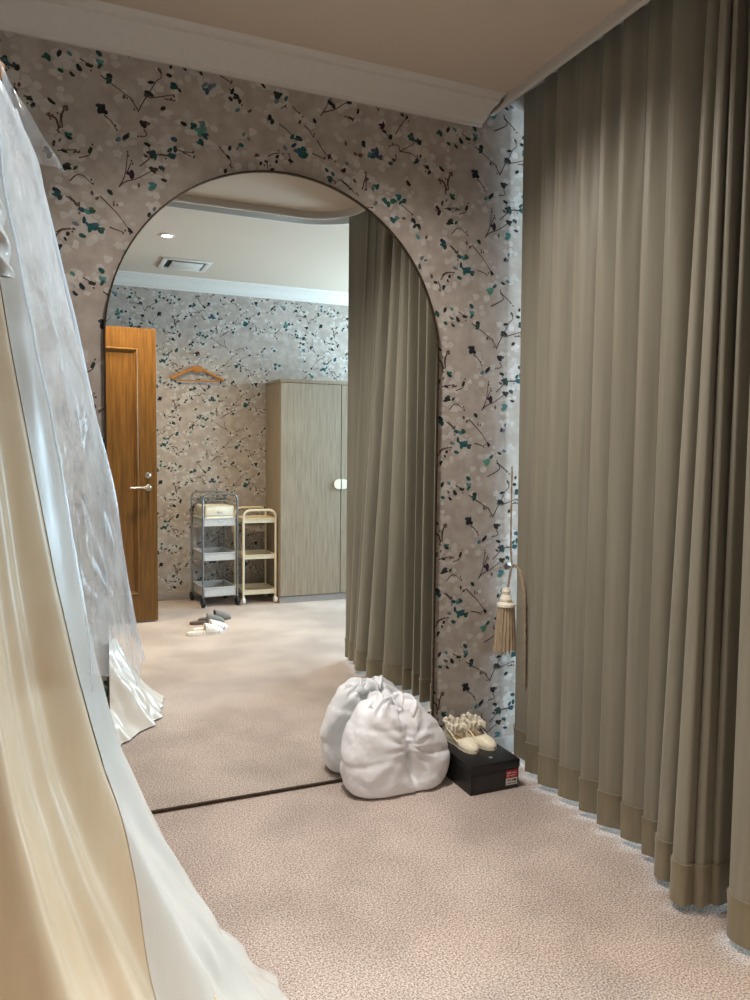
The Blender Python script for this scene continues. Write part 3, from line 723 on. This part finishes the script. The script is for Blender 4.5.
# ------------------------------------------------------------------ wedding dress under a clear cover, on a wooden hanger
DX, DY = -.30, -1.32
dh = empty('dress_hanger', (DX, DY, 1.98), 0, 'light wooden hanger whose tip shows at the top of the covered dress', 'hanger')
mb = MB()
P = catmull([(-.235, 0, -.02), (-.16, 0, .03), (0, 0, .085), (.16, 0, .050), (.243, 0, .030)], 6)
mb.tube(P, [.013] + [.016] * (len(P) - 2) + [.012], 12); mb.build('hanger_arm', M['hanger_wood'], dh)
mb = MB(); mb.tube(catmull([(0, 0, .09), (0, 0, .14), (.03, 0, .17), (.03, 0, .21), (-.01, 0, .225), (-.035, 0, .195)], 6), .003, 8); mb.build('hook', M['chrome'], dh)

RX = [(0, .86), (.05, .80), (.144, .725), (.30, .625), (.47, .545), (.61, .478), (.77, .415), (.85, .395), (.95, .373), (1.12, .343), (1.34, .312), (1.53, .285), (1.86, .245), (1.97, .22), (2.0, .19)]
RYF = [(0, .80), (.144, .66), (.47, .46), (.77, .36), (1.3, .26), (1.6, .20), (2.0, .09)]       # towards the mirror
RYN = [(0, .62), (.144, .52), (.47, .38), (.77, .30), (1.3, .22), (1.6, .17), (2.0, .08)]       # towards the room
def body(th, z, off=0, fold=1.0):
    c, s = math.cos(th), math.sin(th)
    rx = interp(RX, z) + off
    if c < 0: rx = min(rx, .27)
    ry = (interp(RYF, z) if s > 0 else interp(RYN, z)) + off
    low = sstep(2.0, .2, z)
    f = (.055 * low + .012) * (.55 * math.cos(13 * th + .9 * math.sin(2 * th) + .25 * z) + .3 * math.cos(21 * th + 1.3 + .5 * z) + .15 * math.cos(34 * th + 2))
    f *= fold * (1 - .75 * math.exp(-((th) / .28) ** 2))
    k = 1 + f / max(.12, math.hypot(rx * c, ry * s))
    return Vector((DX + rx * c * k, DY + ry * s * k, z))
drs = empty('wedding_dress', (DX, DY, 0), 0, 'champagne and ivory satin wedding dress hanging at the left edge, train on the carpet', 'dress')
inv = Matrix.Translation(-drs.location)
mb = MB(); rows = []
for k in range(361):
    th = -PI + 2 * PI * k / 360
    rows.append([body(th, .006 + 1.97 * (1 - j / 80) ** 1.25 if j < 80 else .006, -.034) for j in range(81)])
mb.grid(rows); mb.xf(inv); mb.build('skirt', M['satin_champ'], drs, sharp=180)
# ivory overskirt and train: outer layer over the right-hand side
mb = MB(); rows = []
for k in range(181):
    q = k / 180; row = []
    for j in range(121):
        z = .008 + 1.96 * (1 - j / 120) ** 1.5
        t0 = -.60 + .19 * sstep(.0, .9, z); t1 = 1.9
        th = t0 + (t1 - t0) * q
        e_ = math.exp(-(q / .07) ** 2); p = body(th, z, .006 - .038 * e_, .45 + .55 * e_)
        low = 1 - sstep(.0, 1.0, z)
        w_ = noise.noise(Vector((th * 5, z * 4, 2.0))) * .036 * low + noise.noise(Vector((th * 13 + z * 6, z * 9, 5.0))) * .026 * low
        d = Vector((math.cos(th), math.sin(th), 0))
        row.append(p + d * w_ * (1 - math.exp(-(th / .12) ** 2) * .5) * (1 - e_))
    rows.append(row)
mb.grid(rows); mb.xf(inv); mb.build('train', M['satin_ivory'], drs, sharp=180)
# twisted satin strap seen through the cover
mb = MB()
P = catmull([(.205, -.13, 1.90), (.222, -.15, 1.80), (.236, -.16, 1.70), (.246, -.17, 1.62)], 18)
rows = []
for i, p in enumerate(P):
    a = i * .30; row = []
    for k in range(13):
        b = 2 * PI * k / 12
        x, y = .015 * math.cos(b), .006 * math.sin(b) + .003 * math.sin(3 * b + a)
        row.append((p[0] + x * math.cos(a) - y * math.sin(a), p[1] + x * math.sin(a) + y * math.cos(a), p[2]))
    rows.append(row)
mb.grid(rows); mb.build('shoulder_strap', M['satin_ivory'], drs, sharp=180)

gc = empty('garment_cover', (DX, DY, .93), 0, 'crinkled clear plastic cover draped over the hanging wedding dress', 'garment cover')
inv = Matrix.Translation(-gc.location)
CVX = [(.90, .475), (.94, .466), (1.3, .408), (1.53, .362), (1.86, .29), (1.97, .25), (2.05, .205)]
def cover(th, z):
    c, s = math.cos(th), math.sin(th)
    rx = interp(CVX, z)
    if c < 0: rx = min(rx, .325)
    ry = (interp(RYF, z) if s > 0 else interp(RYN, z)) + .05
    p = Vector((DX + rx * c, DY + ry * s, z))
    edge = math.exp(-(th / .2) ** 2)
    w_ = (noise.noise(Vector((th * 4, z * 3.5, 9))) * .022 + noise.noise(Vector((th * 11 + 3 * z, z * 6, 4))) * .010 + noise.noise(Vector((th * 25, z * 22, 1))) * .003) * (1 - .7 * edge)
    return p + Vector((c, s, 0)) * w_
mb = MB(); rows = []
for k in range(261):
    th = -.66 + 3.1 * k / 260
    zb = .935 + .03 * math.sin(th * 7)
    rows.append([cover(th, zb + (2.03 - zb) * (j / 80)) for j in range(81)])
mb.grid(rows); mb.xf(inv); mb.build('film', M['film'], gc, sharp=180)
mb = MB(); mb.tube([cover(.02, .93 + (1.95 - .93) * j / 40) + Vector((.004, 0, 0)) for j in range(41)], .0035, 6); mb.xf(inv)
mb.build('edge_highlight', M['film_highlight'], gc)  # doubled plastic edge as a pale tube, its bluish highlight painted in
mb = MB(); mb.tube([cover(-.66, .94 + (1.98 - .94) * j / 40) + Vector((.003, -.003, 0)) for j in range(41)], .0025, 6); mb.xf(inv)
mb.build('edge_highlight', M['film_highlight'], gc)  # front edge of the film, a pale tube drawn as a white highlight line
mb = MB(); rows = []
for i in range(17):
    u = i / 16; row = []
    for j in range(13):
        v = j / 12
        x = -.058 + (.100) * v * (.25 + .75 * u) + .0 * u; z = 2.0 - .150 * v - .0 * u
        a = Vector((-.060, 0, 2.00)); b = Vector((-.045, 0, 1.845)); c2 = Vector((.041, 0, 1.832))
        e = b.lerp(c2, u); p = a.lerp(e, v)
        p.y = DY - .10 + .05 * u + .012 * math.sin(u * 9 + v * 3) * v + .006 * math.sin(v * 14 + u * 5)
        row.append(p)
    rows.append(row)
mb.grid(rows); mb.xf(inv); mb.build('shoulder_flap', M['film_flap'], gc, sharp=180)

# ------------------------------------------------------------------ door (open, seen in the mirror)
DYD = -3.28
dr = empty('door_1', (-.07, DYD, 0)); dr['kind'] = 'structure'; dr['label'] = 'orange-brown panelled wooden door standing open'
DWd, DHt, T = .86, 2.25, .04
mb = MB()
px0, px1, pz0, pz1 = .135, DWd - .135, .215, 2.10
for (a, b, c, d) in ((0, px0, .012, DHt), (px1, DWd, .012, DHt), (px0, px1, .012, pz0), (px0, px1, pz1, DHt)): mb.box(a, b, -T / 2, T / 2, c, d, .0015, 1)
mb.build('door_leaf', M['door_wood'], dr)
for s in (1, -1):
    mb = MB()
    ins = .032
    prof = [(0, T / 2), (.006, T / 2 + .006), (.014, T / 2 + .007), (.02, T / 2 - .002), (.03, T / 2 - .006), (ins, T / 2 - .014)]
    loop = lambda e: [(px0 + e, pz0 + e), (px1 - e, pz0 + e), (px1 - e, pz1 - e), (px0 + e, pz1 - e), (px0 + e, pz0 + e)]
    mb.grid([[(q[0], s * h, q[1]) for q in loop(e)] for e, h in prof]); mb.build('panel_moulding', M['door_wood'], dr, sharp=20)
mb = MB(); mb.box(px0 + .02, px1 - .02, -.007, .007, pz0 + .02, pz1 - .02); mb.build('panel', M['door_wood'], dr)
for s in (1, -1):
    mb = MB(); mb.lathe([(.002, 0), (.024, 0), (.024, s * .006), (.02, s * .009), (.002, s * .009)], (DWd - .068, s * (T / 2 + .0), 1.045), 'y', 20)
    mb.tube([(DWd - .068, s * (T / 2 + .006), 1.045), (DWd - .068, s * (T / 2 + .05), 1.045)], .009, 10)
    mb.tube([(DWd - .060, s * (T / 2 + .05), 1.045), (DWd - .12, s * (T / 2 + .053), 1.047), (DWd - .205, s * (T / 2 + .048), 1.045)], [.010, .009, .008], 10)
    mb.build('door_handle', M['chrome'], dr)
    mb = MB(); mb.lathe([(.002, 0), (.022, 0), (.022, s * .006), (.014, s * .01), (.013, s * .02), (.002, s * .021)], (DWd - .068, s * T / 2, 1.14), 'y', 20)
    mb.build('lock_rosette', M['chrome'], dr)
mb = MB()
for z in (.25, 1.1, 2.0): mb.tube([(-.008, .018, z), (-.008, .018, z + .1)], .008, 10)
mb.build('hinge', M['chrome'], dr)
mb = MB()
for (a, b, c, d) in ((-3.25, -3.21, 0, 2.34), (-3.23, -4.06, 2.28, 2.34), (-4.09, -4.05, 0, 2.34)): mb.box(-.115, -.092, min(a, b), max(a, b), c, d, .003)
tag(mb.build('trim_6', M['door_wood']), kind='structure')

# ------------------------------------------------------------------ wardrobe
wd = empty('wardrobe', (1.87, -3.604, 0), 0, 'tall grey oak wardrobe with two doors against the rear wall', 'wardrobe')
W_, H_, D_p = 1.12, 1.955, .478
mb = MB(); mb.box(0, W_, -D_p, -.022, .055, H_ - .028, .0015, 1); mb.build('carcass', M['wardrobe_wood'], wd)
mb = MB(); mb.box(-.004, W_ + .004, -D_p, .0, H_ - .028, H_, .002); mb.build('top_panel', M['wardrobe_wood'], wd)
mb = MB(); mb.box(.004, W_ - .004, -D_p + .02, -.012, .0, .055, .001, 1); mb.build('plinth', M['skirting'], wd)
for k in range(2):
    x0 = .003 + k * (W_ / 2); x1 = x0 + W_ / 2 - .006
    mb = MB(); mb.box(x0, x1, -.021, 0, .062, H_ - .032, .0015, 1); dd = mb.build('door', M['wardrobe_wood'], wd)
    xs = W_ / 2 + (-.006 if k == 0 else .006); s = -1 if k == 0 else 1
    out = [(xs, 1.0)] + [(xs + s * (.012 + .05 * max(0, math.cos(a)) ** .8), 1.044 + .044 * math.sin(a)) for a in [-PI / 2 + PI * q / 12 for q in range(13)]] + [(xs, 1.088)]
    mb = MB(); mb.prism(out, 0, .014); mb.xf(Matrix(((1, 0, 0, 0), (0, 0, 1, 0), (0, 1, 0, 0), (0, 0, 0, 1))))
    mb.build('handle', M['cream_plastic'], dd)

# ------------------------------------------------------------------ trolleys
def tray(mb, x0, x1, y0, y1, z0, z1, t=.004):
    mb.box(x0, x1, y0, y1, z0, z0 + t); mb.box(x0, x1, y0, y0 + t, z0, z1); mb.box(x0, x1, y1 - t, y1, z0, z1); mb.box(x0, x0 + t, y0, y1, z0, z1); mb.box(x1 - t, x1, y0, y1, z0, z1)
    mb.box(x0 - .006, x1 + .006, y0 - .006, y0, z1 - .006, z1); mb.box(x0 - .006, x1 + .006, y1, y1 + .006, z1 - .006, z1); mb.box(x0 - .006, x0, y0, y1, z1 - .006, z1); mb.box(x1, x1 + .006, y0, y1, z1 - .006, z1)
def caster(parent, x, y, m, r=.034):
    mb = MB(); mb.lathe([(.004, -.012), (r * .8, -.014), (r, -.009), (r, .009), (r * .8, .014), (.004, .012)], (x, y, r), 'x', 20)
    mb.lathe([(.006, 0), (.014, .004), (.014, r * .6), (.004, r * .7)], (x, y, r * 1.2), 'z', 10)
    mb.build('caster', m, parent)
def hoop(x0, x1, y, z0, z1, r):      # inverted U of tube in the x-z plane
    P = [(x0, y, z0), (x0, y, z1 - r)] + [(x0 + r - r * math.cos(a), y, z1 - r + r * math.sin(a)) for a in [PI / 2 * q / 6 for q in range(1, 7)]]
    P += [(x1 - r + r * math.sin(a), y, z1 - r + r * math.cos(a)) for a in [PI / 2 * q / 6 for q in range(0, 7)]] + [(x1, y, z0)]
    return P
sc = empty('rolling_cart', (1.346, -3.85, 0), -.08, 'metal-framed three-tier trolley with pale grey trays and black wheels', 'trolley')
hw, hd = .15, .185
for s in (1, -1):
    mb = MB(); mb.tube(hoop(-hw, hw, s * hd, .06, .965, .05), .0085, 10); mb.build('end_frame', M['steel_tube'], sc)
mb = MB()
for x in (-hw, hw): mb.tube([(x, -hd, .90), (x, hd, .90)], .006, 8)
for z in (.93,): mb.tube([(-hw, hd, z - .02), (hw, hd, z - .02)], .005, 8); mb.tube([(-hw, -hd, z - .02), (hw, -hd, z - .02)], .005, 8)
mb.build('rail', M['steel_tube'], sc)
for z0, z1 in ((.69, .76), (.395, .465), (.088, .168)):
    mb = MB(); tray(mb, -hw + .012, hw - .012, -hd + .008, hd - .008, z0, z1); mb.build('tray', M['tray_grey'], sc)
for x in (-hw, hw):
    for y in (-hd, hd): caster(sc, x, y, M['black_rubber'], .040)
bk = empty('plastic_drawer_box', (1.350, -3.83, .770), -.08, 'cream plastic drawer box lying in the top tray of the metal trolley', 'box')
bk.location.z = .695
mb = MB(); mb.box(-.128, .128, -.14, .135, .0, .165, .008); mb.build('case', M['cream_plastic'], bk)
mb = MB(); mb.box(-.12, .12, .130, .150, .085, .158, .005); d1 = mb.build('drawer', M['cream_plastic'], bk)
mb = MB(); mb.box(-.024, .024, .148, .158, .105, .125, .004); mb.build('handle', M['tray_grey'], d1)
mb = MB(); mb.box(-.12, .12, .130, .150, .008, .078, .005); d2 = mb.build('drawer', M['cream_plastic'], bk)
mb = MB(); mb.box(-.024, .024, .148, .158, .030, .050, .004); mb.build('handle', M['tray_grey'], d2)

ic = empty('rolling_cart', (1.705, -3.835, 0), 0, 'slim ivory three-tier trolley with white wheels beside the wardrobe', 'trolley')
hw, hd = .143, .165
for s in (1, -1):
    mb = MB(); mb.tube(hoop(-hw, hw, s * hd, .05, .820, .06), .0105, 12); mb.build('end_frame', M['ivory'], ic)
for z0, z1 in ((.705, .748), (.389, .432), (.08, .124)):
    mb = MB(); tray(mb, -hw + .002, hw - .002, -hd + .006, hd - .006, z0, z1); mb.build('tray', M['ivory'], ic)
for x in (-hw, hw):
    for y in (-hd, hd): caster(ic, x, y, M['white_wheel'], .030)

# ------------------------------------------------------------------ hanger on the wall
wh = empty('coat_hanger', (1.245, YR + .035, 1.955), 0, 'brown wooden coat hanger with trouser bar hooked on the rear wall', 'hanger')
mb = MB(); P = catmull([(-.235, 0, .0), (-.13, 0, .048), (-.03, 0, .098), (0, 0, .104), (.03, 0, .098), (.13, 0, .048), (.235, 0, .0)], 6)
mb.tube(P, [.010] + [.014] * (len(P) - 2) + [.010], 12); mb.build('shoulder_arm', M['hanger_wood'], wh)
mb = MB(); mb.box(-.045, .045, -.012, .012, .062, .118, .010); mb.build('centre_block', M['hanger_wood'], wh)
mb = MB(); mb.tube([(-.19, 0, -.012), (.19, 0, -.012)], .006, 8)
for s in (-1, 1): mb.tube([(s * .19, 0, -.012), (s * .175, 0, .024)], .004, 8)
mb.build('trouser_bar', M['hanger_wood'], wh)
mb = MB(); mb.tube(catmull([(0, 0, .11), (0, 0, .165), (.024, 0, .19), (.02, 0, .222), (-.004, 0, .23), (-.022, 0, .212)], 6), .003, 8); mb.build('hook', M['chrome'], wh)
pg = empty('wall_peg', (1.245, YR, 2.18), 0, 'small dark round peg on the rear wall above the wooden hanger', 'peg')
mb = MB(); mb.lathe([(.002, .0015), (.016, .0015), (.016, .006), (.006, .012), (.005, .05), (.016, .054), (.018, .062), (.012, .070), (.002, .072)], (0, 0, 0), 'y', 18); mb.build('peg', M['bronze'], pg)

# ------------------------------------------------------------------ slippers
def make_slipper(name, loc, rz, label, up, sole, ins, group, bandw=.12):
    root = empty(name, loc, rz, label, 'slipper', group)
    Ln = .265
    def wid(s): return interp([(0, .008), (.04, .024), (.14, .034), (.35, .034), (.55, .037), (.75, .045), (.9, .038), (.97, .022), (1, .006)], s)
    S = [i / 30 for i in range(31)]
    out = [(Ln * (s - .5), wid(s)) for s in S] + [(Ln * (s - .5), -wid(s)) for s in S[::-1]]
    mb = MB(); mb.prism(out, 0, .016, .003); mb.build('sole', sole, root)
    mb = MB(); mb.prism([(x * .96, y * .92) for x, y in out], .0165, .0215); mb.build('footbed', ins, root)
    mb = MB(); rows = []
    for i in range(19):
        s = .50 + (.985 - .50) * i / 18; h = interp([(.5, .072), (.6, .064), (.75, .050), (.9, .034), (.985, .018)], s); row = []
        for j in range(17):
            a = -PI / 2 + PI * j / 16
            row.append((Ln * (s - .5), (wid(s) + .003) * math.copysign(abs(math.sin(a)) ** .75, math.sin(a)), .010 + h * abs(math.cos(a)) ** .7))
        rows.append(row)
    mb.grid(rows); o = mb.build('vamp', up, root, sharp=180)
    so = o.modifiers.new('thick', 'SOLIDIFY'); so.thickness = .006; so.offset = -1
    return root
make_slipper('slipper', (1.13, -3.06, 0), math.radians(3), 'grey felt slipper nearest the white pair on the carpet by the trolleys', M['slip_grey'], M['slip_sole'], M['slip_grey_in'], 'grey slippers')
make_slipper('slipper', (1.21, -3.165, 0), math.radians(-6), 'grey felt slipper lying beyond its mate, closest to the trolleys', M['slip_grey'], M['slip_sole'], M['slip_grey_in'], 'grey slippers')
make_slipper('slipper', (1.05, -2.73, 0), math.radians(-3), 'white fluffy slipper farthest from the trolleys', M['slip_white'], M['slip_white'], M['slip_white'], 'white slippers')
make_slipper('slipper', (1.11, -2.835, 0), math.radians(-6), 'white fluffy slipper between its mate and the grey slippers', M['slip_white'], M['slip_white'], M['slip_white'], 'white slippers')

# ------------------------------------------------------------------ ceiling fittings
def downlight(x, y, z, label, group='recessed ceiling lights'):
    root = empty('downlight', (x, y, z), 0, label, 'light', group)
    mb = MB(); mb.lathe([(.036, -.0015), (.052, -.0015), (.05, -.006), (.038, -.008), (.034, -.003)], (0, 0, 0), 'z', 28); mb.build('bezel', M['white_trim'], root)
    mb = MB(); mb.lathe([(.001, -.002), (.034, -.002), (.034, -.004), (.001, -.0045)], (0, 0, 0), 'z', 28); mb.build('lamp_diffuser', M['glow'], root)
    return root
downlight(.80, -2.73, RZ, 'small round recessed ceiling light glowing above the open door side')
vt = empty('ceiling_vent', (1.05, -3.53, RZ), 0, 'square white ceiling air vent near the rear wall', 'vent')
mb = MB()
for (a, b, c, d) in ((-.19, .19, -.18, -.14), (-.19, .19, .14, .18), (-.19, -.15, -.14, .14), (.15, .19, -.14, .14)): mb.box(a, b, c, d, -.012, -.0005, .003)
mb.build('frame', M['white_trim'], vt)
mb = MB(); mb.box(-.15, .15, -.14, .14, -.002, -.0005); mb.build('slot', M['dark_slot'], vt)
mb = MB(); mb.box(-.11, .135, -.125, .105, -.016, -.006, .004); mb.build('panel', M['white_trim'], vt)

# ------------------------------------------------------------------ light
def area(name, loc, rot, size, power, col, sy=None, spread=None):
    d = bpy.data.lights.new(name, 'AREA'); d.energy = power; d.color = col; d.size = size
    if sy: d.shape = 'RECTANGLE'; d.size_y = sy
    else: d.shape = 'DISK'
    if spread: d.spread = spread
    o = bpy.data.objects.new(name, d); COL.objects.link(o); o.location = loc; o.rotation_euler = rot; return o
WARM = (1, .79, .53); NEUT = (1, .94, .87)
def spot(name, loc, power, col, ang=120, soft=.06, aim=(0, 0, -1), blend=1):
    d = bpy.data.lights.new(name, 'SPOT'); d.energy = power; d.color = col; d.spot_size = math.radians(ang); d.spot_blend = blend; d.shadow_soft_size = soft
    o = bpy.data.objects.new(name, d); COL.objects.link(o); o.location = loc
    o.rotation_euler = Vector(aim).to_track_quat('-Z', 'Y').to_euler(); return o
spot('lamp_fitting_front', (.50, -.78, 2.79), 98, NEUT, 132, .06)
spot('lamp_fitting_curtain', (.86, -.56, 2.79), 125, NEUT, 120, .07, (.34, -.10, -1), 1)
spot('lamp_fitting_side', (.30, -1.60, 2.79), 20, NEUT, 100, .10)
spot('lamp_entry', (.35, -3.05, 2.79), 85, WARM, 96, .08)
spot('lamp_downlight', (.80, -2.73, RZ - .02), 165, WARM, 120, .05, (.05, -.30, -1))
# daylight through the windows behind the curtains
for (a, b, c, d), e in zip(WINS, (75, 130)):
    area('daylight', (XR - .04, (a + b) / 2, (c + d) / 2), (0, PI / 2, 0), d - c - .1, e, (.58, .83, 1.0), b - a - .1)
wo = bpy.data.worlds.new('world'); scene.world = wo; wo.use_nodes = True
wo.node_tree.nodes['Background'].inputs['Color'].default_value = (.75, .88, 1, 1); wo.node_tree.nodes['Background'].inputs['Strength'].default_value = 1.0

scene.view_settings.view_transform = 'Standard'
scene.view_settings.look = 'None'
scene.view_settings.exposure = 0.18
cy = scene.cycles
cy.use_denoising = True
cy.max_bounces = 12; cy.diffuse_bounces = 6; cy.glossy_bounces = 6; cy.transmission_bounces = 8; cy.transparent_max_bounces = 16
cy.sample_clamp_indirect = 6
